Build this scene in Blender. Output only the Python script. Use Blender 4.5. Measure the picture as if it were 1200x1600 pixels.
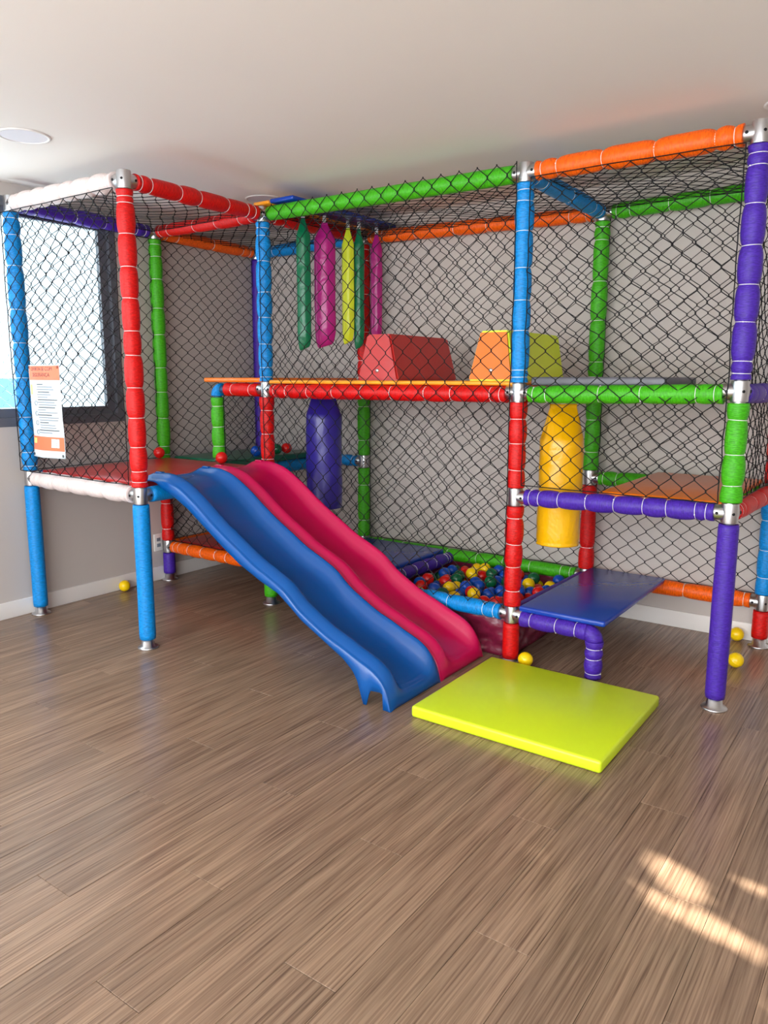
import bpy, bmesh, math, random
from mathutils import Vector, Matrix
random.seed(7)
for o in list(bpy.data.objects): bpy.data.objects.remove(o)
scene = bpy.context.scene
COL = scene.collection
W = {}                                        # world matrix of every object made here

def srgb(r, g, b):
    f = lambda c: (c/255)/12.92 if c/255 <= .04045 else ((c/255+.055)/1.055)**2.4
    return (f(r), f(g), f(b), 1.0)

# ------------------------------------------------------------------ camera, world, light, exposure
cd = bpy.data.cameras.new('camera'); cam = bpy.data.objects.new('camera', cd); COL.objects.link(cam)
right = Vector((0.81407654, 0.58075078, 0.00281551)); down = Vector((0.10225828, -0.13856653, -0.98505967)); fwd = Vector((-0.57168403, 0.80220188, -0.17219033))
m = Matrix((( right.x, -down.x, -fwd.x, 4.20786), (right.y, -down.y, -fwd.y, -2.38380), (right.z, -down.z, -fwd.z, 1.38299), (0, 0, 0, 1)))
cam.matrix_world = m
cd.sensor_fit = 'VERTICAL'; cd.sensor_height = 36.0; cd.lens = 1195.847/1600*36; cd.clip_start = .05
scene.camera = cam
scene.view_settings.view_transform = 'Standard'; scene.view_settings.look = 'None'
scene.view_settings.gamma = 1.0; scene.view_settings.use_curve_mapping = False
scene.view_settings.exposure = 1.0

world = bpy.data.worlds.new('sky'); scene.world = world; world.use_nodes = True
bg = world.node_tree.nodes['Background']; bg.inputs[0].default_value = (0.93, 0.97, 1.0, 1); bg.inputs[1].default_value = 5.2

RX, FY, BY, LX, CZ = 6.6, -4.6, 1.972, -0.058, 2.435      # right wall, front wall, back wall, left wall, ceiling
WIN = (-2.6, 0.70, 1.105, 2.36)                            # left window opening: y0, y1, z0, z1
DOOR = (0.3, 6.35, 0.5, 2.38)                              # glazed opening behind the camera: x0, x1, z0, z1
SUN_HOLE = (-1.45, -0.90, 1.30, 1.90)                          # unseen hole added in the right wall for the sun patch: y0, y1, z0, z1

def portal(name, loc, rot, sx, sy):
    l = bpy.data.lights.new(name, 'AREA'); l.shape = 'RECTANGLE'; l.size = sx; l.size_y = sy
    l.cycles.is_portal = True
    o = bpy.data.objects.new(name, l); COL.objects.link(o); o.location = loc; o.rotation_euler = rot
portal('window_left_offscreen', (LX-.16, (WIN[0]+WIN[1])/2, (WIN[2]+WIN[3])/2), (0, math.radians(-90), 0), WIN[3]-WIN[2], WIN[1]-WIN[0])
portal('window_front_offscreen', ((DOOR[0]+DOOR[1])/2, FY-.1, (DOOR[2]+DOOR[3])/2), (math.radians(90), 0, 0), DOOR[1]-DOOR[0], DOOR[3]-DOOR[2])

sl = bpy.data.lights.new('sun_offscreen', 'SUN'); sl.energy = 18; sl.angle = math.radians(.7); sl.color = (1, .93, .8)
sun = bpy.data.objects.new('sun_offscreen', sl); COL.objects.link(sun)
sd = Vector((3.83, -0.36, 0)) - Vector((RX, -1.15, 1.55))
sun.rotation_euler = sd.to_track_quat('-Z', 'Y').to_euler()

# ------------------------------------------------------------------ materials
MATS = {}
def nodes(name):
    m = bpy.data.materials.new(name); m.use_nodes = True; nt = m.node_tree
    return m, nt, nt.nodes['Principled BSDF']
def N(nt, t, **kw):
    n = nt.nodes.new(t)
    for k, v in kw.items():
        if k in n.inputs.keys(): n.inputs[k].default_value = v
        else: setattr(n, k, v)
    return n
def plain(name, col, rough=.5, metal=0, spec=.5, coat=0):
    m, nt, b = nodes(name); b.inputs['Base Color'].default_value = col; b.inputs['Roughness'].default_value = rough
    b.inputs['Metallic'].default_value = metal; b.inputs['Specular IOR Level'].default_value = spec; b.inputs['Coat Weight'].default_value = coat
    MATS[name] = m; return m
def mixcol(nt, fac, a, b):
    x = N(nt, 'ShaderNodeMix', data_type='RGBA'); nt.links.new(fac, x.inputs[0]); x.inputs[6].default_value = a; x.inputs[7].default_value = b
    return x.outputs[2]
def scale_c(c, k): return (min(1, c[0]*k), min(1, c[1]*k), min(1, c[2]*k), 1)

def woven(name, col, bs=.55, lo=.72):
    """raffia-knit sleeve over foam: fine rings round the tube (local z is the tube axis)"""
    m, nt, b = nodes(name); L = nt.links.new
    tc = N(nt, 'ShaderNodeTexCoord')
    mp = N(nt, 'ShaderNodeMapping'); mp.inputs['Scale'].default_value = (60, 60, 260); L(tc.outputs['Object'], mp.inputs[0])
    n1 = N(nt, 'ShaderNodeTexNoise', Scale=1.0, Detail=2.0); L(mp.outputs[0], n1.inputs['Vector'])
    n2 = N(nt, 'ShaderNodeTexNoise', Scale=30.0, Detail=3.0); L(tc.outputs['Object'], n2.inputs['Vector'])
    rp = N(nt, 'ShaderNodeValToRGB'); rp.color_ramp.elements[0].position = .36; rp.color_ramp.elements[1].position = .64; L(n1.outputs['Fac'], rp.inputs[0])
    c = mixcol(nt, rp.outputs[0], scale_c(col, lo), scale_c(col, 1.12)); L(c, b.inputs['Base Color'])
    ad = N(nt, 'ShaderNodeMath', operation='MULTIPLY_ADD'); ad.inputs[1].default_value = .6; L(n2.outputs['Fac'], ad.inputs[0]); L(n1.outputs['Fac'], ad.inputs[2])
    bp = N(nt, 'ShaderNodeBump', Strength=bs, Distance=.004); L(ad.outputs[0], bp.inputs['Height']); L(bp.outputs[0], b.inputs['Normal'])
    b.inputs['Roughness'].default_value = .45; b.inputs['Specular IOR Level'].default_value = .35
    MATS[name] = m
def vinyl(name, col, rough=.28, wr=.25, sc=5.0):
    m, nt, b = nodes(name); L = nt.links.new
    tc = N(nt, 'ShaderNodeTexCoord'); n1 = N(nt, 'ShaderNodeTexNoise', Scale=sc, Detail=4.0, Distortion=.6); L(tc.outputs['Object'], n1.inputs['Vector'])
    n2 = N(nt, 'ShaderNodeTexNoise', Scale=2.0, Detail=3.0); L(tc.outputs['Object'], n2.inputs['Vector'])
    c = mixcol(nt, n2.outputs['Fac'], scale_c(col, .9), scale_c(col, 1.08)); L(c, b.inputs['Base Color'])
    bp = N(nt, 'ShaderNodeBump', Strength=wr, Distance=.02); L(n1.outputs['Fac'], bp.inputs['Height']); L(bp.outputs[0], b.inputs['Normal'])
    b.inputs['Roughness'].default_value = rough
    MATS[name] = m

for n_, c_ in dict(blue=(0, 136, 214), red=(206, 8, 6), green=(66, 172, 18), purple=(70, 36, 160), orange=(246, 98, 4),
                   white=(214, 200, 197)).items():
    woven('sleeve_'+n_, srgb(*c_), .2 if n_ == 'white' else .5, .95 if n_ == 'white' else .74)
plain('steel', srgb(196, 196, 198), .32, 1.0)
plain('steel_dark', srgb(40, 40, 42), .5, .8)
plain('tie', srgb(240, 240, 240), .35)
plain('net', srgb(16, 16, 20), .6, spec=.3)
plain('net_white', srgb(240, 244, 246), .6)
vinyl('v_red', srgb(184, 36, 34)); vinyl('v_darkgreen', srgb(20, 92, 66)); vinyl('v_orange', srgb(232, 116, 14)); vinyl('v_amber', srgb(250, 160, 40))
vinyl('v_grey', srgb(96, 96, 104), .4); vinyl('v_blue', srgb(16, 62, 164), .22)
vinyl('v_lime', srgb(204, 228, 36), .32, .12, 3.0); vinyl('v_yellow', srgb(240, 178, 4), .28, .6, 7.0); vinyl('v_lemon', srgb(226, 240, 50), .35)
vinyl('v_purple', srgb(44, 34, 134), .28, .2, 5.0); vinyl('v_magenta', srgb(176, 32, 124), .3, .6, 9.0); vinyl('v_green', srgb(6, 110, 72), .3, .6, 9.0)
vinyl('v_maroon', srgb(110, 24, 52), .3, .7, 9.0)
plain('slide_blue', srgb(0, 80, 156), .26); plain('slide_pink', srgb(194, 12, 80), .26)
for n_, c_ in dict(yellow=(246, 206, 10), red=(214, 26, 22), blue=(12, 74, 178), green=(10, 92, 56)).items(): plain('ball_'+n_, srgb(*c_), .25)
plain('frame_grey', srgb(92, 94, 102), .45); plain('paint_white', srgb(236, 234, 232), .5); plain('plate_white', srgb(226, 224, 220), .4)
plain('diffuser', srgb(232, 232, 240), .5); plain('skirting', srgb(232, 228, 224), .5)
plain('paper', srgb(204, 216, 222), .45); plain('print_orange', srgb(226, 112, 74), .5); plain('ink', srgb(44, 42, 52), .6); plain('ink_pale', srgb(120, 128, 140), .6)
plain('print_green', srgb(196, 214, 120), .6); plain('print_red', srgb(240, 110, 84), .6)
plain('facade', srgb(156, 164, 168), .8); plain('facade_glass', srgb(70, 120, 170), .1); plain('gobo_leaf', srgb(60, 110, 40), .6)

def wall_mat(name, col, bump=.05):
    m, nt, b = nodes(name); L = nt.links.new
    tc = N(nt, 'ShaderNodeTexCoord'); n1 = N(nt, 'ShaderNodeTexNoise', Scale=140.0, Detail=3.0); L(tc.outputs['Object'], n1.inputs['Vector'])
    n2 = N(nt, 'ShaderNodeTexNoise', Scale=1.2, Detail=2.0); L(tc.outputs['Object'], n2.inputs['Vector'])
    c = mixcol(nt, n2.outputs['Fac'], scale_c(col, .97), scale_c(col, 1.03)); L(c, b.inputs['Base Color'])
    bp = N(nt, 'ShaderNodeBump', Strength=bump, Distance=.004); L(n1.outputs['Fac'], bp.inputs['Height']); L(bp.outputs[0], b.inputs['Normal'])
    b.inputs['Roughness'].default_value = .7; MATS[name] = m
wall_mat('wall', srgb(192, 184, 178)); wall_mat('ceiling', srgb(242, 238, 233), .02)

def plank_mat():
    m, nt, b = nodes('plank'); L = nt.links.new
    tc = N(nt, 'ShaderNodeTexCoord'); oi = N(nt, 'ShaderNodeObjectInfo')
    off = N(nt, 'ShaderNodeVectorMath', operation='ADD'); L(tc.outputs['Object'], off.inputs[0])
    cx = N(nt, 'ShaderNodeCombineXYZ'); mu = N(nt, 'ShaderNodeMath', operation='MULTIPLY'); mu.inputs[1].default_value = 37.0; L(oi.outputs['Random'], mu.inputs[0])
    L(mu.outputs[0], cx.inputs[0]); L(mu.outputs[0], cx.inputs[1]); L(cx.outputs[0], off.inputs[1])
    mp = N(nt, 'ShaderNodeMapping'); mp.inputs['Scale'].default_value = (150, 2.6, 1); L(off.outputs[0], mp.inputs[0])
    n1 = N(nt, 'ShaderNodeTexNoise', Scale=1.0, Detail=4.0, Roughness=.6, Distortion=.3); L(mp.outputs[0], n1.inputs['Vector'])
    mp2 = N(nt, 'ShaderNodeMapping'); mp2.inputs['Scale'].default_value = (26, 1.1, 1); L(off.outputs[0], mp2.inputs[0])
    n2 = N(nt, 'ShaderNodeTexNoise', Scale=1.0, Detail=3.0); L(mp2.outputs[0], n2.inputs['Vector'])
    r1 = N(nt, 'ShaderNodeValToRGB'); e = r1.color_ramp.elements
    e[0].position = .30; e[0].color = srgb(94, 74, 61); e[1].position = .62; e[1].color = srgb(156, 132, 111)
    x = e.new(.44); x.color = srgb(130, 107, 89)
    L(n1.outputs['Fac'], r1.inputs[0])
    r2 = N(nt, 'ShaderNodeValToRGB'); e = r2.color_ramp.elements; e[0].position = .3; e[0].color = (.78, .76, .74, 1); e[1].position = .7; e[1].color = (1.12, 1.08, 1.05, 1)
    L(n2.outputs['Fac'], r2.inputs[0])
    mm = N(nt, 'ShaderNodeMix', data_type='RGBA', blend_type='MULTIPLY'); mm.inputs[0].default_value = 1; L(r1.outputs[0], mm.inputs[6]); L(r2.outputs[0], mm.inputs[7])
    rr = N(nt, 'ShaderNodeMapRange'); rr.inputs[3].default_value = .88; rr.inputs[4].default_value = 1.1; L(oi.outputs['Random'], rr.inputs[0])
    hs = N(nt, 'ShaderNodeHueSaturation'); L(mm.outputs[2], hs.inputs['Color']); L(rr.outputs[0], hs.inputs['Value']); L(hs.outputs[0], b.inputs['Base Color'])
    bp = N(nt, 'ShaderNodeBump', Strength=.12, Distance=.002); L(n1.outputs['Fac'], bp.inputs['Height']); L(bp.outputs[0], b.inputs['Normal'])
    b.inputs['Roughness'].default_value = .26; b.inputs['Specular IOR Level'].default_value = .5
    MATS['plank'] = m
plank_mat()
plain('seam', srgb(60, 46, 38), .7)
def glass_mat():
    m = bpy.data.materials.new('glass'); m.use_nodes = True; nt = m.node_tree; nt.nodes.clear(); L = nt.links.new
    o = N(nt, 'ShaderNodeOutputMaterial'); mx = N(nt, 'ShaderNodeMixShader'); t = N(nt, 'ShaderNodeBsdfTransparent'); g = N(nt, 'ShaderNodeBsdfGlossy', Roughness=.02)
    t.inputs[0].default_value = (.76, .80, .81, 1)
    f = N(nt, 'ShaderNodeLayerWeight'); pw = N(nt, 'ShaderNodeMath', operation='POWER'); pw.inputs[1].default_value = 5; L(f.outputs['Facing'], pw.inputs[0])
    ml = N(nt, 'ShaderNodeMath', operation='MULTIPLY_ADD'); ml.inputs[1].default_value = .6; ml.inputs[2].default_value = .03; L(pw.outputs[0], ml.inputs[0]); L(ml.outputs[0], mx.inputs[0]); L(t.outputs[0], mx.inputs[1]); L(g.outputs[0], mx.inputs[2]); L(mx.outputs[0], o.inputs[0]); MATS['glass'] = m
glass_mat()

# ------------------------------------------------------------------ object helpers
def place(o, M, parent=None):
    W[o.name] = M.copy()
    if parent is not None:
        o.parent = parent; o.matrix_basis = W[parent.name].inverted() @ M
    else: o.matrix_basis = M
    return o
def T(x, y, z): return Matrix.Translation((x, y, z))
def tag(o, label=None, cat=None, group=None, kind=None):
    if label: o['label'] = label
    if cat: o['category'] = cat
    if group: o['group'] = group
    if kind: o['kind'] = kind
    return o
def empty(name, loc):
    o = bpy.data.objects.new(name, None); COL.objects.link(o); o.empty_display_size = .1; return place(o, T(*loc))
def mobj(name, me, mat, M=Matrix(), parent=None, smooth=True):
    o = bpy.data.objects.new(name, me); COL.objects.link(o)
    if mat and not me.materials: me.materials.append(MATS[mat])
    return place(o, M, parent)
def mesh(verts, faces, name='m', smooth=True):
    me = bpy.data.meshes.new(name); me.from_pydata([tuple(v) for v in verts], [], faces); me.update()
    if smooth: me.polygons.foreach_set('use_smooth', [True]*len(me.polygons))
    return me
def from_bm(bm, smooth=True):
    bmesh.ops.recalc_face_normals(bm, faces=bm.faces)
    me = bpy.data.meshes.new('m'); bm.to_mesh(me); bm.free()
    if smooth: me.polygons.foreach_set('use_smooth', [True]*len(me.polygons))
    return me
def boxes_mesh(bl, smooth=False):
    v, f = [], []
    for (x0, x1, y0, y1, z0, z1) in bl:
        b = len(v)
        v += [(x0, y0, z0), (x1, y0, z0), (x1, y1, z0), (x0, y1, z0), (x0, y0, z1), (x1, y0, z1), (x1, y1, z1), (x0, y1, z1)]
        f += [[b+i for i in q] for q in ((0, 3, 2, 1), (4, 5, 6, 7), (0, 1, 5, 4), (1, 2, 6, 5), (2, 3, 7, 6), (3, 0, 4, 7))]
    return mesh(v, f, smooth=smooth)
def rbox(x0, x1, y0, y1, z0, z1, r=.008, seg=3):
    """box with rounded edges, in coordinates about its base centre"""
    bm = bmesh.new(); bmesh.ops.create_cube(bm, size=1)
    sx, sy, sz = x1-x0, y1-y0, z1-z0
    for v in bm.verts: v.co = Vector((v.co.x*sx, v.co.y*sy, (v.co.z+.5)*sz))
    bmesh.ops.bevel(bm, geom=bm.edges[:], offset=min(r, sx*.45, sy*.45, sz*.45), segments=seg, affect='EDGES', profile=.5)
    me = from_bm(bm, True)
    try: me.set_sharp_from_angle(angle=math.radians(50))
    except Exception: pass
    return me, ((x0+x1)/2, (y0+y1)/2, z0)
def rbox_obj(name, dims, mat, parent=None, r=.008):
    me, c = rbox(*dims, r=r); return mobj(name, me, mat, T(*c), parent)
def lathe(prof, n=24, caps=True):
    """prof: (radius, z) list, about local z"""
    v, f = [], []
    for r, z in prof:
        for k in range(n):
            a = 2*math.pi*k/n; v.append((r*math.cos(a), r*math.sin(a), z))
    for i in range(len(prof)-1):
        for k in range(n): f.append((i*n+k, i*n+(k+1) % n, (i+1)*n+(k+1) % n, (i+1)*n+k))
    if caps:
        f.append(tuple(reversed(range(n)))); f.append(tuple((len(prof)-1)*n+k for k in range(n)))
    return v, f
def axisM(p, d):
    """matrix at p with local z along d"""
    d = Vector(d).normalized(); q = d.to_track_quat('Z', 'Y'); return Matrix.Translation(p) @ q.to_matrix().to_4x4()
def catmull(pts, n):
    P = [Vector(p) for p in pts]; out = []
    for i in range(len(P)-1):
        a, b, c, d = P[max(i-1, 0)], P[i], P[i+1], P[min(i+2, len(P)-1)]
        for k in range(n):
            t = k/n; out.append(.5*((2*b)+(c-a)*t+(2*a-5*b+4*c-d)*t*t+(3*b-3*c+d-a)*t*t*t))
    out.append(P[-1]); return out
def lerp(pts, x):
    if x <= pts[0][0]: return pts[0][1]
    for (a, b), (c, d) in zip(pts, pts[1:]):
        if x <= c: return b+(d-b)*(x-a)/(c-a)
    return pts[-1][1]

# ------------------------------------------------------------------ the room
fl = mobj('floor', boxes_mesh([(LX-.15, RX+.15, FY-.15, BY+.15, -.12, -.004)]), 'seam'); tag(fl, kind='structure')
PW, PL = .158, 1.22
u0 = 2.44 - PW*16
row = 0; x = u0
plank_cache = {}
while x < RX:
    off = (row*0.437) % PL + random.uniform(-.06, .06)
    y = FY - off
    while y < BY:
        a, b = max(y, FY), min(y+PL, BY); xa, xb = max(x, LX), min(x+PW, RX)
        if b-a > .02 and xb-xa > .02:
            key = (round(xb-xa, 3), round(b-a, 3))
            if key not in plank_cache:
                g = .0006
                bm = bmesh.new(); bmesh.ops.create_cube(bm, size=1)
                for v in bm.verts: v.co = Vector((v.co.x*(key[0]-2*g), v.co.y*(key[1]-2*g), (v.co.z-.5)*.004))
                bmesh.ops.bevel(bm, geom=[e for e in bm.edges if all(v.co.z > -.001 for v in e.verts)], offset=.0008, segments=1, affect='EDGES')
                plank_cache[key] = from_bm(bm, False)
            mobj('plank', plank_cache[key], 'plank', T((xa+xb)/2, (a+b)/2, 0), fl)
        y += PL
    x += PW; row += 1
tag(mobj('ceiling', boxes_mesh([(LX-.15, RX+.15, FY-.15, BY+.15, CZ, CZ+.12)]), 'ceiling'), kind='structure')
tag(mobj('wall_back', boxes_mesh([(LX-.15, RX+.15, BY, BY+.15, -.004, CZ)]), 'wall'), kind='structure')
t = .15
tag(mobj('wall_left', boxes_mesh([(LX-t, LX, FY, BY, -.004, WIN[2]), (LX-t, LX, FY, BY, WIN[3], CZ), (LX-t, LX, WIN[1], BY, WIN[2], WIN[3]), (LX-t, LX, FY, WIN[0], WIN[2], WIN[3])]), 'wall'), kind='structure')
tag(mobj('wall_right', boxes_mesh([(RX, RX+t, FY, BY, -.004, SUN_HOLE[2]), (RX, RX+t, FY, BY, SUN_HOLE[3], CZ), (RX, RX+t, FY, SUN_HOLE[0], SUN_HOLE[2], SUN_HOLE[3]), (RX, RX+t, SUN_HOLE[1], BY, SUN_HOLE[2], SUN_HOLE[3])]), 'wall'), kind='structure')
tag(mobj('wall_front', boxes_mesh([(LX-t, DOOR[0], FY-t, FY, -.004, CZ), (DOOR[1], RX+t, FY-t, FY, -.004, CZ), (DOOR[0], DOOR[1], FY-t, FY, DOOR[3], CZ), (DOOR[0], DOOR[1], FY-t, FY, -.004, DOOR[2])]), 'wall'), kind='structure')
tag(rbox_obj('baseboard_left', (LX, LX+.012, FY, BY, 0, .097), 'skirting', r=.003), kind='structure')
tag(rbox_obj('baseboard_back', (LX+.012, RX, BY-.012, BY, 0, .094), 'skirting', r=.003), kind='structure')

# left window: outer frame, fixed pane, sliding sash with its own pane
wy0, wy1, wz0, wz1 = WIN
win = mobj('window_1', boxes_mesh([(LX-.11, LX+.004, wy0, wy1, wz0, wz0+.05), (LX-.11, LX+.004, wy0, wy1, wz1-.05, wz1), (LX-.11, LX+.004, wy1-.045, wy1, wz0+.05, wz1-.05), (LX-.11, LX+.004, wy0, wy0+.045, wz0+.05, wz1-.05)]), 'frame_grey')
tag(win, kind='structure')
def sash(y0, y1, x):
    b = .055
    s = mobj('sash', boxes_mesh([(x, x+.03, y0, y1, wz0+.05, wz0+.05+.05), (x, x+.03, y0, y1, wz1-.09, wz1-.05), (x, x+.03, y0, y0+b, wz0+.1, wz1-.09), (x, x+.03, y1-b, y1, wz0+.1, wz1-.09)]), 'frame_grey', parent=win)
    mobj('pane', boxes_mesh([(x+.012, x+.018, y0+b, y1-b, wz0+.1, wz1-.09)]), 'glass', parent=s)
sash(-.30, wy1-.045, LX-.055)
sash(-1.30, -.27, LX-.095)
sash(-2.555, -1.25, LX-.055)
# outlet plate low on the left wall
o_ = empty('wall_outlet', (LX, .915, .27)); tag(o_, 'white socket plate low on the wall behind the padded posts', 'outlet')
rbox_obj('plate', (LX, LX+.009, .88, .95, .205, .325), 'plate_white', o_, r=.003)
for zz in (.245, .285): rbox_obj('socket', (LX+.009, LX+.012, .9, .93, zz-.012, zz+.012), 'ink_pale', o_, r=.002)

# ceiling lights (switched off)
def downlight(x, y, label):
    r = .112
    e = empty('ceiling_light', (x, y, CZ)); tag(e, label, 'ceiling light', 'recessed ceiling lights')
    v, f = lathe([(r-.014, -.001), (r-.012, -.005), (r-.003, -.006), (r+.002, -.001)], 40, caps=False)
    mobj('trim_ring', mesh(v, f), 'paint_white', T(x, y, CZ), e)
    v, f = lathe([(.001, -.003), (r-.012, -.003)], 40, caps=False); mobj('diffuser', mesh(v, f), 'diffuser', T(x, y, CZ), e)
downlight(.806, -.364, 'round recessed ceiling light out in front of the play frame')
downlight(.822, 1.127, 'round recessed ceiling light right above the netted play frame roof')
downlight(3.655, 1.12, 'round recessed ceiling light above the purple corner post')

us_ = mobj('added_shade_block', boxes_mesh([(LX-.15, RX+.15, FY-.15, BY+.15, CZ+.12, 14.0)]), 'facade'); tag(us_, kind='structure')     # unseen block added above the ceiling to keep sun off the facade
# ------------------------------------------------------------------ the neighbouring building outside the left window
nb = empty('apartment_building', (-7.0, 1.5, -6)); tag(nb, 'bright white apartment building seen through the window', 'building')
mobj('facade_wall', boxes_mesh([(-7.4, -7.0, -9, 14, -6, 9)]), 'facade', parent=nb)
for k in range(5):
    for zz in (-2.2, .94):
        y = -6.14+k*2.1
        if y > 4.0: continue
        wf = mobj('window_frame', boxes_mesh([(-7.0, -6.93, y-.06, y+1.66, zz-.06, zz+.48)]), 'facade', parent=nb)
        for q in (0, .82): mobj('pane', boxes_mesh([(-6.93, -6.91, y+q, y+q+.78, zz, zz+.42)]), 'facade_glass', parent=wf)

# ------------------------------------------------------------------ the play frame: posts, beams, fittings, sleeves, ties, nets
PS = empty('play_structure', (1.8, .95, 0))
tag(PS, 'indoor climbing frame of colourful foam padded pipes with black safety nets', 'play structure')
POS = dict(A=(.012, .0), B=(1.006, .001), C=(.969, .956), D=(2.609, .95), E=(3.572, .939), F=(-.002, .962), G=(-.004, 1.885), H=(.989, 1.888), I=(2.625, 1.895), J=(3.582, 1.89))
ZJ = {('A', 't'): 2.308, ('A', '1'): .812, ('B', 't'): 2.296, ('B', '1'): .798, ('C', 't'): 2.302, ('C', '2'): 1.317, ('C', '1'): .80, ('C', '0'): .238,
      ('D', 't'): 2.292, ('D', '2'): 1.319, ('D', '1'): .823, ('D', '0'): .238, ('E', 't'): 2.296, ('E', '2'): 1.335, ('E', '1'): .845,
      ('F', 't'): 2.303, ('F', '1'): .80, ('F', '0'): .238, ('G', 't'): 2.289, ('G', '1'): .81, ('G', '0'): .238, ('H', 't'): 2.303, ('H', '2'): 1.317, ('H', '1'): .809, ('H', '0'): .238,
      ('I', 't'): 2.275, ('I', '2'): 1.322, ('I', '1'): .821, ('I', '0'): .238, ('J', 't'): 2.296, ('J', '2'): 1.33, ('J', '1'): .82, ('J', '0'): .24}
SR = .0415
def ring_mesh():
    v, f = [], []; n, mseg, R, r = 22, 5, 1.0, .036
    for i in range(n):
        a = 2*math.pi*i/n
        for j in range(mseg):
            b = 2*math.pi*j/mseg; q = R+r*math.cos(b); v.append((q*math.cos(a), q*math.sin(a), 1.1*r*math.sin(b)))
    for i in range(n):
        for j in range(mseg): f.append((i*mseg+j, ((i+1) % n)*mseg+j, ((i+1) % n)*mseg+(j+1) % mseg, i*mseg+(j+1) % mseg))
    b = len(v)   # the little lock head
    for dx in (.98, 1.10):
        for dy in (-.06, .06):
            for dz in (-.06, .06): v.append((dx, dy, dz))
    f += [[b+i for i in q] for q in ((0, 1, 3, 2), (4, 6, 7, 5), (0, 4, 5, 1), (2, 3, 7, 6), (0, 2, 6, 4), (1, 5, 7, 3))]
    return mesh(v, f)
RING = ring_mesh()
def sleeve(part, p0, p1, color, ties=.15, r=SR, dip=.22, show_ties=True, tilt=.06):
    p0, p1 = Vector(p0), Vector(p1); L = (p1-p0).length; M = axisM(p0, p1-p0)
    tp = []
    if ties:
        n = max(1, round(L/ties)-0); s = [ (k+.5)/n*L + random.uniform(-.12, .12)*ties for k in range(n)]
        tp = [.025]+s+[L-.03] if L > .5 and n > 2 else s
    n = max(6, int(L/(.006 if ties else .02))); prof = [(r*.80, 0.0)]
    seg = [random.uniform(.97, 1.05) for _ in range(len(tp)+1)]
    for i in range(n+1):
        s = L*i/n
        k = sum(1 for q in tp if q < s); rr = r*(seg[k] if tp else 1)
        if tp:
            d = min(abs(s-q) for q in tp); rr = r*(1.04-dip*(.55*math.exp(-d/.009)+.45*(1-min(1, d/.06))**2)) * (1+(seg[k]-1)*min(1, d/.04))
        e = min(s, L-s); rr *= 1-.04*math.exp(-(e/.012)**2)
        prof.append((rr, s))
    prof.append((r*.80, L))
    v, f = lathe(prof, 22)
    # slight irregular squash so the foam does not look turned
    ph = random.uniform(0, 6)
    v = [(x*(1+.02*math.sin(9*z+ph)), y*(1+.02*math.cos(11*z+ph)), z) for x, y, z in v]
    mobj('foam_sleeve', mesh(v, f), 'sleeve_'+color, M, part)
    if show_ties:
        for q in tp:
            rr = r*(1.04-dip)*1.055
            R = Matrix.Rotation(random.uniform(0, 6.28), 4, 'Z') @ Matrix.Rotation(random.uniform(-tilt, tilt), 4, 'X')
            mobj('cable_tie', RING, 'tie', M @ T(0, 0, q) @ R @ Matrix.Scale(rr, 4), part)
def pipe(name, p0, p1, parent):
    p0, p1 = Vector(p0), Vector(p1); v, f = lathe([(.024, 0), (.024, (p1-p0).length)], 16)
    return mobj(name, mesh(v, f), 'steel', axisM(p0, p1-p0), parent)
def add_lathe(V, F, prof, M, n=18):
    v, f = lathe(prof, n); b = len(V); V += [tuple(M @ Vector(q)) for q in v]; F += [tuple(i+b for i in q) for q in f]
_sv, _sf = lathe([(.0065, .02), (.0065, .0345), (.003, .0358)], 8); SCREW = mesh(_sv, _sf, smooth=False)
def fitting(part, p, dirs, z_open=True):
    """cast tee: collar round the post, a stub for each beam, set screws"""
    V, F = [], []; h = .043
    add_lathe(V, F, [(.0245, -h), (.0335, -h+.002), (.0345, -h+.008), (.035, 0), (.0345, h-.008), (.0335, h-.002), (.0245, h)], Matrix())
    for d in dirs:
        M = axisM((0, 0, 0), d)
        add_lathe(V, F, [(.030, .004), (.0325, .03), (.0325, .058), (.031, .062), (.0245, .063)], M)
    o = mobj('pipe_fitting', mesh(V, F), 'steel', T(*p), part)
    try: o.data.set_sharp_from_angle(angle=math.radians(40))
    except Exception: pass
    for d in dirs:
        d = Vector(d).normalized(); side = Vector((d.y, -d.x, 0))
        if side.y > .1 or side.x < -.9: side = -side
        mobj('set_screw', SCREW, 'steel_dark', T(*p) @ T(*(d*.043)) @ axisM((0, 0, 0), side), part)
    if dirs: mobj('set_screw', SCREW, 'steel_dark', T(*p) @ axisM((0, 0, 0), (.57, -.8, 0)), part)
def flange(part, x, y):
    v, f = lathe([(.0, .0), (.052, 0), (.054, .004), (.050, .009), (.034, .014), (.030, .05), (.0245, .053), (.022, .053)], 28)
    o = mobj('foot_flange', mesh(v, f), 'steel', T(x, y, .0), part)

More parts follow.
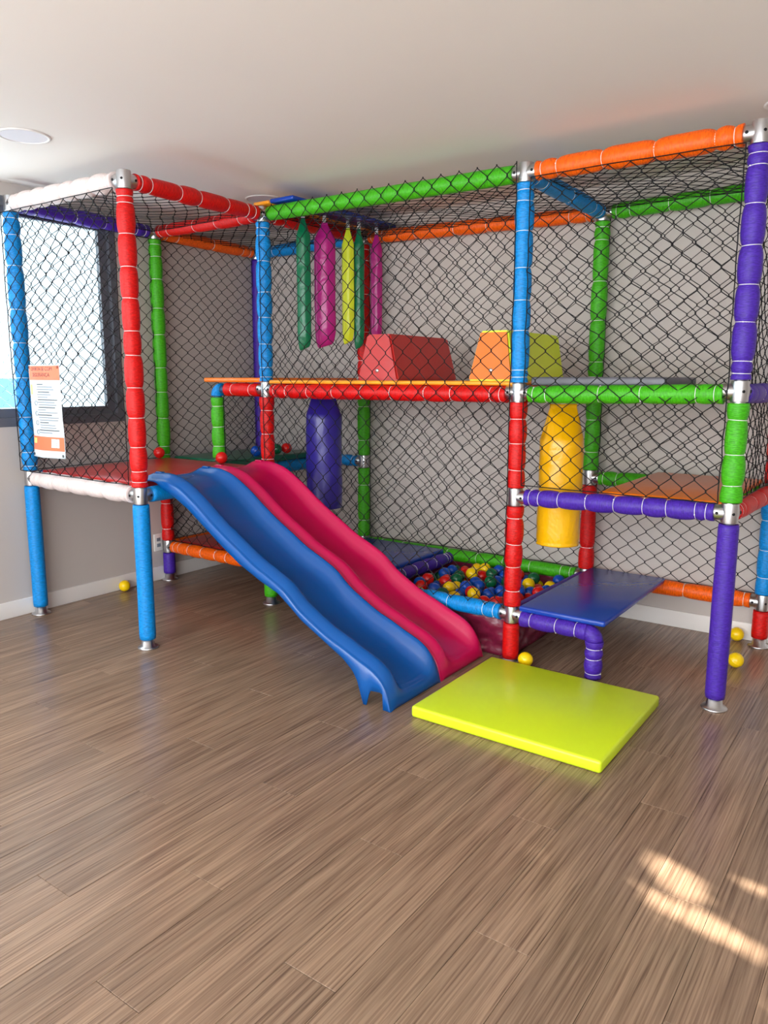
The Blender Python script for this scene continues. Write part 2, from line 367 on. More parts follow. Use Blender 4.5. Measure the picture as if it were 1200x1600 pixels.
SEG = {  # sleeves of each post: from joint, to joint, colour, tie spacing
 'A': [('f', '1', 'blue', 0), ('1', 't', 'blue', .2)], 'B': [('f', '1', 'blue', 0), ('1', 't', 'red', .14)],
 'C': [('f', '0', 'green', 0), ('0', '1', 'red', .18), ('1', '2', 'red', .15), ('2', 't', 'blue', .15)],
 'D': [('f', '0', 'red', 0), ('0', '1', 'red', .13), ('1', '2', 'red', .15), ('2', 't', 'blue', .14)],
 'E': [('f', '1', 'purple', 0), ('1', '2', 'green', .13), ('2', 't', 'purple', .15)],
 'F': [('f', '0', 'purple', 0), ('0', '1', 'red', .16), ('1', 't', 'green', .17)],
 'G': [('f', '0', 'purple', 0), ('0', '1', 'purple', 0), ('1', 't', 'purple', 0)],
 'H': [('f', '0', 'green', 0), ('0', '1', 'green', .2), ('1', '2', 'green', .22), ('2', 't', 'red', .22)],
 'I': [('f', '0', 'red', 0), ('0', '1', 'red', .2), ('1', '2', 'green', .18), ('2', 't', 'green', .2)],
 'J': [('f', '0', 'red', 0), ('0', '1', 'blue', .17), ('1', '2', 'red', .18), ('2', 't', 'purple', .2)]}
BEAMS = [ # joint a, joint b, level, colour, tie spacing
 ('A', 'B', 't', 'white', .13), ('B', 'C', 't', 'red', .17), ('F', 'C', 't', 'red', .2), ('A', 'F', 't', 'purple', .2), ('F', 'G', 't', 'orange', .25), ('G', 'H', 't', 'blue', .3),
 ('C', 'H', 't', 'red', .25), ('C', 'D', 't', 'green', 0), ('D', 'E', 't', 'orange', .19), ('D', 'I', 't', 'blue', .25), ('H', 'I', 't', 'orange', .24), ('I', 'J', 't', 'green', .22), ('E', 'J', 't', 'orange', .2),
 ('C', 'D', '2', 'red', .2), ('D', 'E', '2', 'green', .2), ('E', 'J', '2', 'purple', .2), ('H', 'I', '2', 'red', 0), ('D', 'I', '2', 'red', 0), ('I', 'J', '2', 'green', 0), ('C', 'H', '2', 'red', 0),
 ('A', 'B', '1', 'white', .15), ('B', 'C', '1', 'blue', 0), ('A', 'F', '1', 'blue', 0), ('F', 'G', '1', 'blue', 0), ('G', 'H', '1', 'blue', .3), ('D', 'E', '1', 'purple', .12), ('E', 'J', '1', 'red', .2), ('I', 'J', '1', 'green', .2),
 ('F', 'C', '0', 'orange', .13), ('F', 'G', '0', 'orange', 0), ('G', 'H', '0', 'blue', 0), ('C', 'D', '0', 'blue', .2), ('H', 'I', '0', 'green', .2), ('I', 'J', '0', 'orange', .2), ('D', 'I', '0', 'purple', 0)]
adj = {}
for a, b, l, c, tsp in BEAMS:
    adj.setdefault((a, l), []).append(b); adj.setdefault((b, l), []).append(a)
EXTRA = {('C', '2'): [(-1, 0, 0)], ('D', '0'): [(1, 0, 0)]}
post_label = {}
for n, segs in SEG.items():
    x, y = POS[n]; ztop = ZJ[(n, 't')]
    p = pipe('post', (x, y, .004), (x, y, ztop+.036), PS)
    for a, b, c, tsp in segs:
        za = .05 if a == 'f' else ZJ[(n, a)]+.046; zb = ZJ[(n, b)]-.046
        if n == 'D' and a == 'f': za = .012
        sleeve(p, (x, y, za), (x, y, zb), c, tsp)
    flange(p, x, y)
    for (q, l), z in ZJ.items():
        if q != n: continue
        dirs = [Vector((POS[k][0]-x, POS[k][1]-y, 0)).normalized() for k in adj.get((n, l), [])] + [Vector(d) for d in EXTRA.get((n, l), [])]
        fitting(p, (x, y, z), dirs)
for a, b, l, c, tsp in BEAMS:
    dz = -.010 if l == '2' else -.006 if (a, b, l) == ('D', 'I', '0') else 0
    pa = Vector((*POS[a], ZJ[(a, l)]+dz)); pb = Vector((*POS[b], ZJ[(b, l)]+dz)); d = (pb-pa).normalized()
    be = pipe('beam', pa, pb, PS)
    sleeve(be, pa+d*.058, pb-d*.058, c, tsp, r=.046 if c == 'white' else .044 if (a, b, l) == ('D', 'E', 't') else .040, dip=.32 if c == 'white' or (a, b, l) == ('D', 'E', 't') else .21, show_ties=c != 'white')
# inner pieces that hang between the main joints
def free_beam(p0, p1, color, ties, ext0=.0, ext1=.0):
    p0, p1 = Vector(p0), Vector(p1); be = pipe('beam', p0, p1, PS); d = (p1-p0).normalized()
    sleeve(be, p0+d*ext0, p1-d*ext1, color, ties, r=.039); return be
def elbow(part, centre, d0, d1, color, R=.05):
    """padded bend from direction d0 (arriving) to d1 (leaving)"""
    c = Vector(centre); d0, d1 = Vector(d0), Vector(d1); v, f = [], []; n = 18; k = 9
    o = c - d0*R + d1*R
    side = d0.cross(d1).normalized()
    for i in range(k+1):
        a = math.pi/2*i/k; pt = o - d1*R*math.cos(a) + d0*R*math.sin(a); rad = (pt-o).normalized()
        for j in range(n):
            b = 2*math.pi*j/n; v.append(pt + rad*.039*math.cos(b) + side*.039*math.sin(b))
    for i in range(k):
        for j in range(n): f.append((i*n+j, i*n+(j+1) % n, (i+1)*n+(j+1) % n, (i+1)*n+j))
    f.append(tuple(range(n))[::-1]); f.append(tuple(k*n+j for j in range(n)))
    mobj('foam_sleeve', mesh(v, f), 'sleeve_'+color, Matrix(), part)
# short upper beam C -> knee post, with light blue bend
kx, ky = .545, .956
kb = free_beam((POS['C'][0], ky, 1.312), (kx, ky, 1.312), 'red', .12, .058, .09)
elbow(kb, (kx, ky, 1.312), (-1, 0, 0), (0, 0, -1), 'blue', .04)
kp = pipe('post', (kx, ky, .862), (kx, ky, 1.30), PS); sleeve(kp, (kx, ky, .885), (kx, ky, 1.262), 'green', .11)
v, f = lathe([(.0, 0), (.03, 0), (.03, .02), (.0225, .025)], 20); mobj('foot_flange', mesh(v, f), 'steel', T(kx, ky, .858), kp)
free_beam((POS['F'][0], .957, .775), (POS['C'][0], .957, .775), 'blue', 0, .03, .03)     # under the two decks
free_beam((.56, POS['C'][1], .775), (.56, POS['H'][1], .775), 'blue', 0, .045, .0)       # edge of the green deck
free_beam((1.712, .95, .225), (1.712, 1.89, .225), 'purple', .12, .04, .04)               # edge of the ball pit
# step beam and bent leg
sb = free_beam((POS['D'][0], .945, .226), (3.035, .945, .222), 'purple', .13, .06, .034)
elbow(sb, (3.035, .945, .222), (1, 0, 0), (0, 0, -1), 'purple', .034)
sp = pipe('post', (3.035, .945, .0), (3.035, .945, .2), PS); sleeve(sp, (3.035, .945, .01), (3.035, .945, .186), 'purple', .065)

def net(name, o, s, t, Ls, Lt, ws=.1, wt=.088, r=.0023, mat='net', parent=PS, sag=.010, seed=0, border=True):
    rnd = random.Random(seed); o, s, t = Vector(o), Vector(s), Vector(t); nrm = s.cross(t).normalized()
    ni = max(2, round(Ls/(ws/2))); nj = max(2, round(Lt/(wt/2))); ds, dt = Ls/ni, Lt/nj
    ph = [rnd.uniform(0, 6.28) for _ in range(12)]
    def P(i, j, dv=0):
        a, b = i*ds, j*dt+dv
        ea = min(1, 4*min(a, Ls-a)/max(Ls, .01)+.15); eb = min(1, 4*min(b, Lt-b)/max(Lt, .01)+.15); e = min(ea, eb)
        da = sag*e*(math.sin(5*b+ph[0])+.6*math.sin(11*a+7*b+ph[1])+.5*math.sin(17*b-9*a+ph[2]))
        db = sag*e*(math.sin(4*a+ph[3])+.6*math.sin(9*a-6*b+ph[4])+.5*math.sin(19*a+ph[5]))
        dn = sag*.9*e*(math.sin(6*a+4*b+ph[6])+.5*math.sin(13*a-8*b+ph[7]))
        h = math.sin(i*12.9898+j*78.233+seed)*43758.5453; h -= math.floor(h)
        return o + s*(a+da+(h-.5)*.006) + t*(b+db) + nrm*dn
    V, F = [], []
    def tube(a, b, r):
        d = b-a
        if d.length < 1e-5: return
        d.normalize(); x = d.orthogonal().normalized(); y = d.cross(x); k = len(V)
        for p in (a, b):
            for q in range(3):
                an = 2.0944*q; V.append(p + x*r*math.cos(an) + y*r*math.sin(an))
        for q in range(3): F.append((k+q, k+(q+1) % 3, k+3+(q+1) % 3, k+3+q))
    kn = dt*.10
    for j in range(nj+1):
        for i in range(ni+1):
            if (i+j) % 2: continue
            up = P(i, j, kn if j < nj else 0); lo = P(i, j, -kn if j > 0 else 0)
            if 0 < j < nj or 0 < i < ni: tube(lo, up, r*1.7)
            if j < nj:
                for di in (-1, 1):
                    if 0 <= i+di <= ni: tube(up, P(i+di, j+1, -kn), r)
    # border cord
    for i in range(ni if border else 0):
        for j in (0, nj): tube(P(i, j), P(i+1, j), r*1.2)
    for j in range(nj):
        for i in (0, ni): tube(P(i, j), P(i, j+1), r*1.2)
    return mobj(name, mesh(V, F), mat, Matrix(), parent)
X, Y, Z = (1, 0, 0), (0, 1, 0), (0, 0, 1)
NETS = [((-.012, -.047, .858), X, Z, .99, 1.40), ((-.004, .045, .855), Y, Z, .875, 1.41), ((-.01, 1.0, .28), Y, Z, .845, 1.98, .1, .08), ((.035, 1.897, .28), X, Z, .915, 1.98, .082, .088),
        ((1.03, 1.905, .28), X, Z, 1.56, 1.98), ((2.665, 1.905, .28), X, Z, .88, 1.98), ((.985, .905, .272), X, Z, 1.60, 2.065, .1, .103), ((2.655, .905, .885), X, Z, .875, 1.375, .098, .09),
        ((3.585, .985, .885), Y, Z, .86, 1.375), ((.035, .962, .28), X, Z, .89, .46), ((.59, .962, .875), X, Z, .34, .40),
        ((.04, .04, 2.30), X, Y, .92, .875), ((.03, .99, 2.297), X, Y, .91, .86), ((1.02, .985, 2.293), X, Y, 1.55, .87), ((2.655, .98, 2.287), X, Y, .88, .87)]
for k, a in enumerate(NETS):
    net('net_panel', *a, seed=k*3+1, border=k != 6)

# ------------------------------------------------------------------ padded deck mats
def mat_obj(name, dims, mat, label, cat='mat', r=.01, group=None):
    o = rbox_obj(name, dims, mat, r=r); tag(o, label, cat, group); return o
mat_obj('deck_mat', (.05, .945, .045, .945, .818, .856), 'v_red', 'red vinyl deck mat at the top of the two slides')
mat_obj('deck_mat', (.045, .575, 1.0, 1.845, .818, .86), 'v_darkgreen', 'dark green deck mat against the back corner, behind the red deck')
mat_obj('deck_mat', (.455, .972, .925, 1.84, 1.356, 1.384), 'v_orange', 'orange mat on the short upper beam beside the blue post')
mat_obj('deck_mat', (1.0, 2.585, .935, 1.84, 1.350, 1.371), 'v_amber', 'long amber yellow deck mat under the foam obstacle blocks')
mat_obj('deck_mat', (2.66, 3.275, .965, 1.48, 1.352, 1.391), 'v_grey', 'dark grey upper deck mat above the hanging yellow bag')
mat_obj('deck_mat', (3.015, 3.54, .955, 1.85, .862, .886), 'v_orange', 'orange half deck mat on the purple beam by the green padded corner post')
mat_obj('deck_mat', (1.03, 1.675, 1.0, 1.85, .235, .278), 'v_blue', 'blue low floor mat beside the ball pit')
mat_obj('deck_mat', (.045, .95, 1.0, 1.85, .235, .278), 'v_red', 'red low floor mat under the netted back corner')
st = mat_obj('step_mat', (2.655, 3.085, .93, 1.90, .262, .290), 'v_blue', 'blue vinyl step mat on a bent purple leg')
mat_obj('floor_mat', (2.571, 3.378, .108, .818, .0, .05), 'v_lime', 'lime yellow landing mat lying on the floor by the slides', r=.012)
mat_obj('padded_board', (.93, 1.052, .92, 1.92, 2.346, 2.366), 'v_amber', 'narrow yellow padded board laid across the roof beams')
mat_obj('padded_board', (1.058, 1.235, .92, 1.92, 2.346, 2.370), 'v_blue', 'blue padded board laid across the roof beams')

# foam obstacle blocks: truncated wedges on the upper deck
def wedge(x0, x1, xt0, xt1, y0, y1, z0, z1, ins, mside, mend, label):
    e = empty('foam_block', ((x0+x1)/2, (y0+y1)/2, z0)); tag(e, label, 'foam block', 'foam obstacle blocks')
    V = [(x0, y0, z0), (x1, y0, z0), (x1, y1, z0), (x0, y1, z0), (xt0, y0+ins, z1), (xt1, y0+ins, z1), (xt1, y1-ins, z1), (xt0, y1-ins, z1)]
    bm = bmesh.new(); vs = [bm.verts.new(v) for v in V]
    for q in ((0, 3, 2, 1), (4, 5, 6, 7), (0, 1, 5, 4), (1, 2, 6, 5), (2, 3, 7, 6), (3, 0, 4, 7)): bm.faces.new([vs[i] for i in q])
    bmesh.ops.bevel(bm, geom=bm.edges[:], offset=.008, segments=2, affect='EDGES'); me = from_bm(bm, False)
    mobj('body', me, mside, Matrix(), e)
    g = .004; c = Vector(((x0+x1)/2, y0, (z0+z1)/2)); nn = Vector((0, -(z1-z0), -ins)).normalized()
    q = [Vector(V[i]) for i in (0, 1, 5, 4)]; mid = sum(q, Vector())/4; q = [mid+(p-mid)*.93 for p in q]
    vv = [p+nn*g for p in q]+[p-nn*.004 for p in q]
    mobj('end_panel', mesh(vv, [(0, 1, 2, 3), (0, 4, 5, 1), (1, 5, 6, 2), (2, 6, 7, 3), (3, 7, 4, 0)], smooth=False), mend, Matrix(), e)
    v, f = lathe([(.011, 0), (.011, .003), (.006, .005)], 14); b0 = mid+Vector((.0, 0, -.07)); b0.y = y0+ins*(b0.z-z0)/(z1-z0)
    mobj('bolt', mesh(v, f), 'steel', axisM(b0+nn*.003, nn), e)
wedge(1.617, 1.885, 1.672, 1.822, 1.0, 1.62, 1.371, 1.615, .012, 'v_red', 'v_red', 'red foam block shaped like a truncated wedge on the upper deck')
wedge(2.305, 2.55, 2.362, 2.512, 1.0, 1.63, 1.371, 1.612, .012, 'v_lemon', 'v_orange', 'foam block with orange end and lemon yellow sides on the upper deck')

# ------------------------------------------------------------------ slides
ZR = [(.885, .872), (.905, .882), (.935, .895), (.965, .899), (1.056, .90), (1.12, .89), (1.195, .866), (1.31, .798), (1.41, .725), (1.507, .661), (1.60, .606), (1.697, .548), (1.79, .505), (1.885, .456), (1.97, .386), (2.077, .323), (2.15, .286), (2.22, .259), (2.305, .222), (2.36, .20), (2.40, .178), (2.43, .152), (2.452, .12), (2.468, .08), (2.478, .035), (2.48, .004)]
ZB = [(.885, .859), (.95, .859), (1.0, .858), (1.03, .85), (1.045, .836), (1.137, .802), (1.244, .748), (1.371, .664), (1.493, .583), (1.604, .515), (1.738, .454), (1.851, .412), (1.935, .352), (1.987, .312), (2.125, .238), (2.23, .182), (2.28, .14), (2.305, .10), (2.325, .04), (2.337, .002), (2.353, .002), (2.366, .05), (2.375, .072), (2.425, .076), (2.438, .07), (2.442, .002), (2.48, .001)]
DEP = [(.885, .010), (.95, .034), (1.05, .042), (1.2, .062), (1.4, .078), (2.2, .08), (2.36, .092), (2.40, .092), (2.43, .082), (2.452, .062), (2.468, .032), (2.478, .012), (2.48, .0)]
def slide(v0, mat, label):
    us = [.885, .893, .905, .92, .935, .95, .965]+[.965+.0145*k for k in range(1, 90)]
    us = [u for u in us if u < 2.27]+[2.27, 2.282, 2.294, 2.305, 2.315, 2.325, 2.331, 2.337, 2.345, 2.353, 2.36, 2.366, 2.37, 2.375, 2.388, 2.40, 2.413, 2.425, 2.432, 2.438, 2.440, 2.442, 2.447, 2.452, 2.458, 2.463, 2.468, 2.472, 2.475, 2.478, 2.4795, 2.48]
    cr = catmull([(a, b, 0) for a, b in ZR], 8); ZRs = [(p.x, p.y) for p in cr]
    V, F = [], []
    mid = .219
    for u in us:
        zr, zb, dp = lerp(ZRs, u), lerp(ZB, u), lerp(DEP, u)
        zb = min(zb, zr-.0005)
        zs = max(zb, min(zr-.03, zr)); k = min(1, (zr-zb)/.06)
        fl = .012*min(1, max(0, (2.48-u)/.05))                       # lower flange juts out a little
        half = [(0, zb), (.0, zb+(zs-zb)*.5), (.001, zs-.004*k), (.004, zs-.0005*k), (.0125, zs+.001*k), (.0165, zs+.005*k), (.030, zr-.014*k), (.046, zr-.004*k), (.060, zr), (.070, zr-.0015*k), (.080, zr-.012*min(1, dp/.05)),
                (.094, zr-dp*.55), (.112, zr-dp*.84), (.135, zr-dp*.96), (.17, zr-dp), (mid, zr-dp-.002*k)]
        full = half + [(2*mid-a, z) for a, z in reversed(half[:-1])]
        for a, z in full:
            if a > .37: a = .37+(a-.37)*.55
            V.append((u, v0+a, max(z, .001)))
    n = len(full)
    for i in range(len(us)-1):
        for j in range(n-1): F.append((i*n+j, (i+1)*n+j, (i+1)*n+j+1, i*n+j+1))
    me = mesh(V, F); base = empty('slide', (2.4, v0+.2, 0)); tag(base, label, 'slide', 'wave slides')
    o = mobj('chute', me, mat, Matrix(), base)
    sm = o.modifiers.new('wall', 'SOLIDIFY'); sm.thickness = .006; sm.offset = -1 
    # two raised mounting lugs at the top of the rails
    for a in (.058, .37):
        bx = rbox_obj('lug', (.955, 1.005, v0+a-.012, v0+a+.012, .893, .904), mat, base, r=.004)
slide(.09, 'slide_blue', 'blue plastic wave slide next to the light blue leg')
slide(.4995, 'slide_pink', 'pink plastic wave slide next to the ball pit')

# ------------------------------------------------------------------ hanging bags
def bag(name, x, y, ztop, zbot, rx, ry, rot, mat, label, cat, group, gable=.16, ridge=.75, bottom='flat', hang=.03):
    e = empty(name, (x, y, zbot)); tag(e, label, cat, group)
    H = ztop-zbot; n = 40; V, F = [], []; flap = .02 if bottom == 'flat' else .012; g0 = H-gable-flap
    # (height, width factor, depth factor) of each ring
    if bottom == 'flat': rows = [(.010, .05, .05), (.006, .6, .6), (.002, .9, .9), (.0, .965, .965), (.006, .99, .99), (.014, .955, .955), (.024, .985, .985), (.04, 1, 1)]
    else: rows = [(.0, .62, .10), (.014, .78, .30), (.04, .9, .62), (.08, .98, .9), (.12, 1, 1)]
    rows += [(g0*k/16, 1, 1) for k in range(1, 17) if g0*k/16 > rows[-1][0]+.015]
    ph = x*31+y*17
    def facet(a):                                   # vinyl pulled tight over foam: soft flat facets
        w = 2*math.pi/6; q = (a+.3) % w - w/2; return .45+.55*math.cos(w/2)/math.cos(q)*1.06
    for i, (z, sx, sy) in enumerate(rows):
        for k in range(n):
            a = 2*math.pi*k/n; wob = 1+.014*math.sin(3*a+z*14+ph)+.012*math.sin(5*a-z*31+ph)
            if bottom == 'flat': wob += .02*math.sin(13*a+ph) if 1 < i < 6 else 0
            else: wob *= facet(a)
            V.append((rx*sx*wob*math.cos(a), ry*sy*wob*math.sin(a), z + (.012*math.cos(a) if bottom != 'flat' and i < 3 else 0)))
    m_ = 12
    for j in range(1, m_+3):
        f_ = min(1, j/m_); zz = g0+gable*f_ if j <= m_ else g0+gable+flap*(j-m_)/2
        for k in range(n):
            a = 2*math.pi*k/n; c, q = math.cos(a), math.sin(a)
            side = max(0, abs(c)-.955)/.045; gus = 1-(.34*math.sin(math.pi*min(1, f_*1.02))+.05)*side*min(1, f_*4)     # gusset folded in at both ends
            cc = max(-1, min(1, 1.15*c)); fac = facet(a) if bottom != 'flat' else 1
            xr = rx*((1-f_)*c*fac + f_*ridge*cc)*gus; yr = ry*q*fac*(1-f_)**.9 + .005*(1 if q >= 0 else -1)*f_
            V.append((xr, yr, zz))
    nr = len(rows)+m_+2
    for i in range(nr-1):
        for k in range(n): F.append((i*n+k, i*n+(k+1) % n, (i+1)*n+(k+1) % n, (i+1)*n+k))
    F.append(tuple(reversed(range(n)))); F.append(tuple((nr-1)*n+k for k in range(n)))
    M = T(x, y, zbot) @ Matrix.Rotation(rot, 4, 'Z')
    mobj('body', mesh(V, F), mat, M, e)
    v, f = [], []
    v = [(-.012, -.004, H-.02), (.012, -.004, H-.02), (.012, .004, H-.02), (-.012, .004, H-.02), (-.010, -.003, H+hang), (.010, -.003, H+hang), (.010, .003, H+hang), (-.010, .003, H+hang)]
    f = [(0, 3, 2, 1), (4, 5, 6, 7), (0, 1, 5, 4), (1, 2, 6, 5), (2, 3, 7, 6), (3, 0, 4, 7)]
    mobj('strap', mesh(v, f, smooth=False), 'tie', M, e)
bag('hanging_bag', 2.742, 1.17, 1.262, .57, .106, .10, .66, 'v_yellow', 'fat yellow vinyl punch bag hanging behind the purple beam', 'punch bag', 'hanging punch bags', gable=.155, ridge=.62, hang=.10)
bag('hanging_bag', 1.12, 1.30, 1.30, .575, .112, .095, .66, 'v_purple', 'dark purple vinyl punch bag hanging below the amber deck', 'punch bag', 'hanging punch bags', gable=.12, ridge=.62, hang=.05)
TB = [(1.10, 1.155, 1.555, 'v_green', .043, .034, .62, 'dark green hanging vinyl strip beside the wide magenta one'),
      (1.12, 1.325, 1.575, 'v_magenta', .066, .05, .62, 'wide magenta hanging vinyl strip with a wrinkled face'),
      (1.13, 1.54, 1.605, 'v_lemon', .039, .032, .62, 'lemon yellow hanging vinyl strip below the roof boards'),
      (1.17, 1.60, 1.575, 'v_green', .034, .028, .62, 'dark green hanging vinyl strip tucked behind the lemon yellow one'),
      (1.16, 1.80, 1.62, 'v_magenta', .039, .034, .62, 'narrow magenta hanging vinyl strip by the red back post')]
for x, y, zb, mt, rx, ry, rot, lb in TB:
    bag('hanging_strip', x, y, 2.30, zb, rx, ry, rot, mt, lb, 'hanging strip', 'vinyl strips hanging from the roof', gable=.085, ridge=.30, bottom='point', hang=.042)

# ------------------------------------------------------------------ ball pit
pit = empty('ball_pit', (2.17, 1.42, 0)); tag(pit, 'square ball pit with wrinkled maroon vinyl walls', 'ball pit')
def sheet(p0, p1, z0, z1, nrm, seed):
    rnd = random.Random(seed); p0, p1, nrm = Vector(p0), Vector(p1), Vector(nrm); nu, nv = 44, 14; V, F = [], []
    ph = [rnd.uniform(0, 6) for _ in range(6)]
    for j in range(nv+1):
        for i in range(nu+1):
            a, b = i/nu, j/nv; w = .012*math.sin(17*a+6*b+ph[0])*math.sin(3.14*b)+.008*math.sin(41*a-11*b+ph[1])*math.sin(3.14*b)+.006*math.sin(9*a+17*b+ph[2])*math.sin(3.14*b)
            p = p0.lerp(p1, a)+nrm*w; V.append((p.x, p.y, z0+(z1-z0)*b))
    for j in range(nv):
        for i in range(nu): F.append((j*(nu+1)+i, j*(nu+1)+i+1, (j+1)*(nu+1)+i+1, (j+1)*(nu+1)+i))
    o = mobj('vinyl_wall', mesh(V, F), 'v_maroon', Matrix(), pit); sm = o.modifiers.new('t', 'SOLIDIFY'); sm.thickness = .004
px0, px1, py0, py1 = 1.70, 2.60, .962, 1.885
sheet((px0, py0, 0), (px1, py0, 0), .002, .205, (0, -1, 0), 1); sheet((px1, py0, 0), (px1, py1, 0), .002, .205, (1, 0, 0), 2)
sheet((px0, py0, 0), (px0, py1, 0), .002, .205, (-1, 0, 0), 3); sheet((px0, py1, 0), (px1, py1, 0), .002, .205, (0, 1, 0), 4)
mobj('pit_floor', boxes_mesh([(px0+.01, px1-.01, py0+.02, py1-.02, .0, .03)]), 'v_maroon', Matrix(), pit)
BR = .0365
def ball_mesh():
    prof = [(.0005, -BR)]
    for k in range(1, 16):
        a = -math.pi/2+math.pi*k/16; r = BR*math.cos(a); z = BR*math.sin(a)
        if k == 8: prof += [(r, -.0016), (r*1.012, -.0008), (r*1.012, .0008), (r, .0016)]     # moulding seam
        else: prof.append((r, z))
    prof.append((.0005, BR)); v, f = lathe(prof, 24); return mesh(v, f)
BALL = {}
for c in ('yellow', 'red', 'blue', 'green'):
    me = ball_mesh(); me.materials.append(MATS['ball_'+c]); BALL[c] = me
def ball(c, x, y, z, label, group=None):
    o = bpy.data.objects.new('play_ball', BALL[c]); COL.objects.link(o)
    place(o, T(x, y, z) @ Matrix.Rotation(random.uniform(0, 3), 4, 'X') @ Matrix.Rotation(random.uniform(0, 3), 4, 'Y'))
    tag(o, label, 'ball', group); return o
rb = random.Random(11); pts = []
for q in range(300):                                   # drop the balls one by one, each into the lowest of a few random spots
    best = None
    for c_ in range(14):
        x, y = rb.uniform(px0+.055, px1-.045), rb.uniform(py0+.052, py1-.05); z = .03+BR
        for (a_, b_, c2) in pts:
            d2 = (x-a_)**2+(y-b_)**2
            if d2 < 4*BR*BR: z = max(z, c2+math.sqrt(4*BR*BR-d2))
        if z > .145 and not (1.795 < x < 2.525 and 1.03 < y < 1.81): continue
        if best is None or z < best[2]: best = (x, y, z)
    if best and best[2] < .215: pts.append(best)
for p in pts:
    c = rb.choices(['yellow', 'red', 'blue', 'green'], [.24, .27, .31, .18])[0]
    cn = 'dark green' if c == 'green' else c
    ball(c, *p, f'{cn} plastic ball lying in the ball pit', 'balls in the ball pit')
ball('yellow', 3.546, 1.50, BR, 'yellow ball on open floor, just inside the tall purple post')
ball('yellow', 3.468, 1.918, BR, 'yellow ball touching the white skirting beside the red foot')
ball('yellow', 2.712, .905, BR, 'yellow ball between the red post and the lime landing mat')
ball('yellow', .0, .59, BR, 'yellow ball against the skirting below the window')
ball('yellow', .50, 1.06, .278+BR, 'yellow ball on the red low mat behind the blue slide')
ball('red', .63, .895, .857+BR, 'red ball on the red deck at the foot of the short green post')
ball('blue', .515, 1.31, .861+BR, 'blue ball on the dark green deck mat')
ball('red', .53, 1.595, .861+BR, 'red ball on the dark green deck, next to a green ball')
ball('green', .525, 1.50, .861+BR, 'dark green ball on the dark green deck mat')
ball('red', .52, 1.40, .861+BR, 'red ball on the dark green deck, between blue and green balls')
ball('red', .06, .87, .857+BR, 'red ball on the red deck by the tall green post')

# ------------------------------------------------------------------ safety sign hung on the front net
SG = empty('safety_sign', (.33, -.065, .957)); tag(SG, 'orange and white safety rules banner tied to the front net', 'sign')
sx0, sx1, sz0, sz1 = .180, .473, .957, 1.447
def curl(xf, z):          # how far the sheet bows: the lower left corner leans in, the bottom flicks out
    b = max(0, (1.16-z)/.2)
    return -.062 - .014*math.sin(xf*3.0) - .03*b*b*max(0, 1-abs(xf-.4))
def shift(z):
    b = max(0, (1.16-z)/.2); return .022*b
def strip(name, xa, xb, za, zb, mat, parent, lift=.0, nx=10, nz=14):
    V, F = [], []
    for j in range(nz+1):
        for i in range(nx+1):
            x = xa+(xb-xa)*i/nx; z = za+(zb-za)*j/nz; xf = (x-sx0)/(sx1-sx0); V.append((x+shift(z), curl(xf, z)-lift, z))
    for j in range(nz):
        for i in range(nx): F.append((j*(nx+1)+i, j*(nx+1)+i+1, (j+1)*(nx+1)+i+1, (j+1)*(nx+1)+i))
    o = mobj(name, mesh(V, F), mat, Matrix(), parent); return o
sh = strip('sheet', sx0, sx1, sz0, sz1, 'paper', SG, nx=14, nz=30); sm = sh.modifiers.new('t', 'SOLIDIFY'); sm.thickness = .0015; sm.offset = -1
strip('header_band', sx0+.008, sx1-.001, 1.368, sz1-.004, 'print_orange', SG, .002)
strip('footer_band', sx0+.006, sx1-.002, .995, 1.068, 'print_orange', SG, .002)
strip('white_square', sx1-.098, sx1-.038, 1.012, 1.058, 'paper', SG, .002, 4, 4)
strip('print_patch', sx0+.012, sx0+.035, 1.29, 1.345, 'print_green', SG, .0012, 3, 4)
strip('print_patch', sx0+.012, sx0+.07, 1.0, 1.03, 'print_red', SG, .002, 4, 4)
strip('print_patch', sx0+.012, sx0+.045, 1.03, 1.058, 'print_green', SG, .002, 4, 4)
def text_part(body, size, x, z, mat):
    cu = bpy.data.curves.new('t', 'FONT'); cu.body = body; cu.size = size; cu.align_x = 'CENTER'; cu.resolution_u = 3
    to = bpy.data.objects.new('t', cu); COL.objects.link(to); dg = bpy.context.evaluated_depsgraph_get(); dg.update()
    me = bpy.data.meshes.new_from_object(to.evaluated_get(dg)); bpy.data.objects.remove(to)
    for v in me.vertices:
        xx, zz = x+v.co.x, z+v.co.y; xf = (xx-sx0)/(sx1-sx0); v.co = (xx+shift(zz), curl(xf, zz)-.0025, zz)
    me.materials.clear(); mobj('lettering', me, mat, Matrix(), SG)
text_part('DIVIRTA-SE COM', 0.027, .319, 1.418, 'ink'); text_part('SEGURANÇA', 0.029, .313, 1.386, 'ink')
rs = random.Random(3)
for k in range(20):
    z = 1.345-k*.0135
    w = rs.uniform(.11, .19) if k % 5 else rs.uniform(.05, .1); xs = .266+rs.uniform(-.006, .01)
    strip('text_line', xs, min(xs+w, sx1-.012), z-.0022, z+.0022, 'ink_pale' if k % 3 else 'ink', SG, .0014, 6, 1)
for z in (1.245, 1.19, 1.14, 1.09):
    v, f = lathe([(.010, 0), (.010, .001), (.013, .001), (.013, 0)], 20, caps=False); mobj('pictogram', mesh(v, f), 'ink_pale', axisM((.246+shift(z), curl(.2, z)-.002, z), (0, -1, 0)), SG)
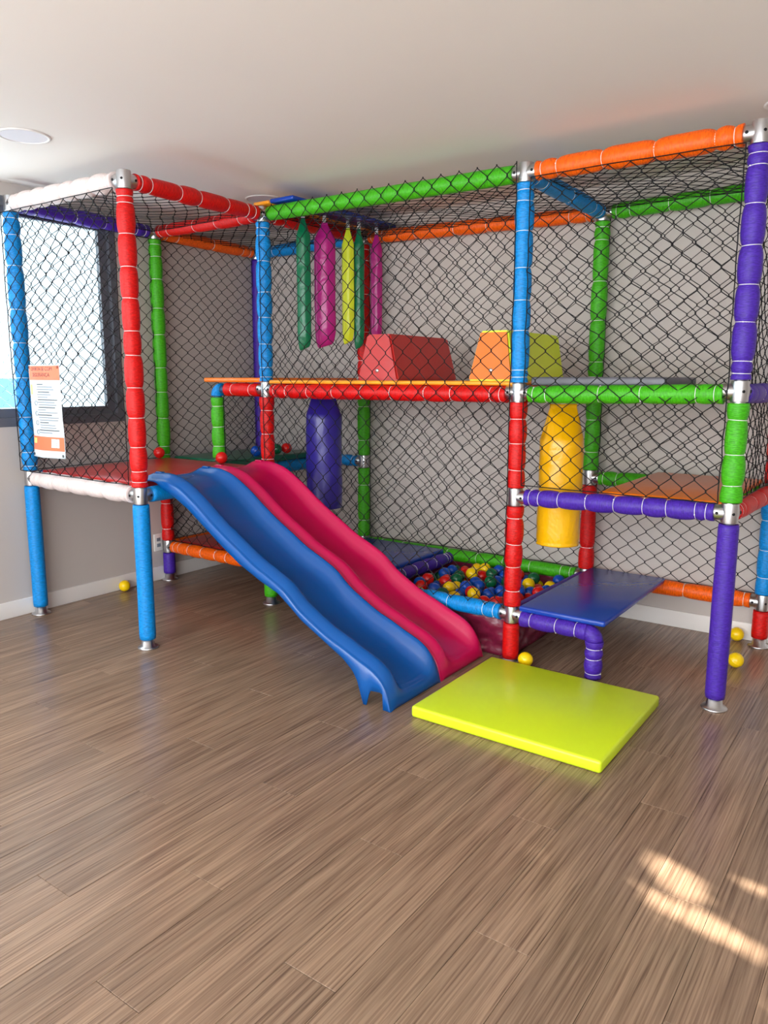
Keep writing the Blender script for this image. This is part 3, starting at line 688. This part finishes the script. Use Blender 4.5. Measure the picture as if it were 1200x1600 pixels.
for (x, z) in ((sx0+.012, sz1-.012), (sx1-.012, sz1-.012), (sx0+.014, sz0+.014), (sx1-.014, sz0+.014)):
    v, f = lathe([(.004, 0), (.004, .002), (.007, .002), (.007, 0)], 14, caps=False); mobj('eyelet', mesh(v, f), 'steel_dark', axisM((x+shift(z), curl((x-sx0)/(sx1-sx0), z)-.001, z), (0, -1, 0)), SG)
# white window net outside the panes
wn = net('window_net', (LX-.14, WIN[0]+.02, WIN[2]+.02), Y, Z, WIN[1]-WIN[0]-.04, WIN[3]-WIN[2]-.04, .075, .075, r=.0011, mat='net_white', parent=None, sag=.004, seed=99)
tag(wn, 'white safety net stretched outside the window panes', 'net')

# leafy shrub added outside the wall hole, its gaps laid out to shape the sun patch
sh_ = empty('leafy_gobo', (6.95, -1.2, 0)); tag(sh_, 'leafy shrub added outside the right wall to shape the sun patch', 'gobo')
rl = random.Random(5); V, F = [], []; sdn = sd.normalized(); qx = Vector((0, 1, 0)); qx = (qx-sdn*qx.dot(sdn)).normalized(); qy = sdn.cross(qx)
GAPS = []
for (fx, fy, ra) in ((3.70, -.29, .045), (3.75, -.32, .055), (3.80, -.36, .04), (3.73, -.45, .03), (3.78, -.455, .03), (3.83, -.465, .032), (3.88, -.475, .03), (3.93, -.485, .03), (3.98, -.495, .03), (3.94, -.24, .022)):
    GAPS.append((Vector((fx, fy, 0)), ra))
for k in range(9000):
    p = Vector((rl.uniform(6.84, 7.05), rl.uniform(-1.9, -.5), rl.uniform(1.05, 2.35)))
    h = p + sdn*(p.z/-sdn.z); sz = rl.uniform(.014, .028)
    if any((h-g).length < ra*.85+sz*.8 for g, ra in GAPS): continue
    a = rl.uniform(0, 6.28); ax = qx*math.cos(a)+qy*math.sin(a); ay = sdn.cross(ax); b = len(V)
    V += [p-ax*sz*1.2, p-ay*sz*.6-ax*sz*.3, p-ay*sz*.5+ax*sz*.5, p+ax*sz*1.3, p+ay*sz*.5+ax*sz*.5, p+ay*sz*.6-ax*sz*.3]; F.append([b+i for i in range(6)])
tag(mobj('gobo_leaves', mesh(V, F, smooth=False), 'gobo_leaf', Matrix(), sh_), kind='stuff')
v, f = lathe([(.03, 0), (.02, 1.1), (.008, 2.2)], 8); mobj('gobo_stem', mesh(v, f), 'seam', T(7.1, -1.2, 0), sh_)
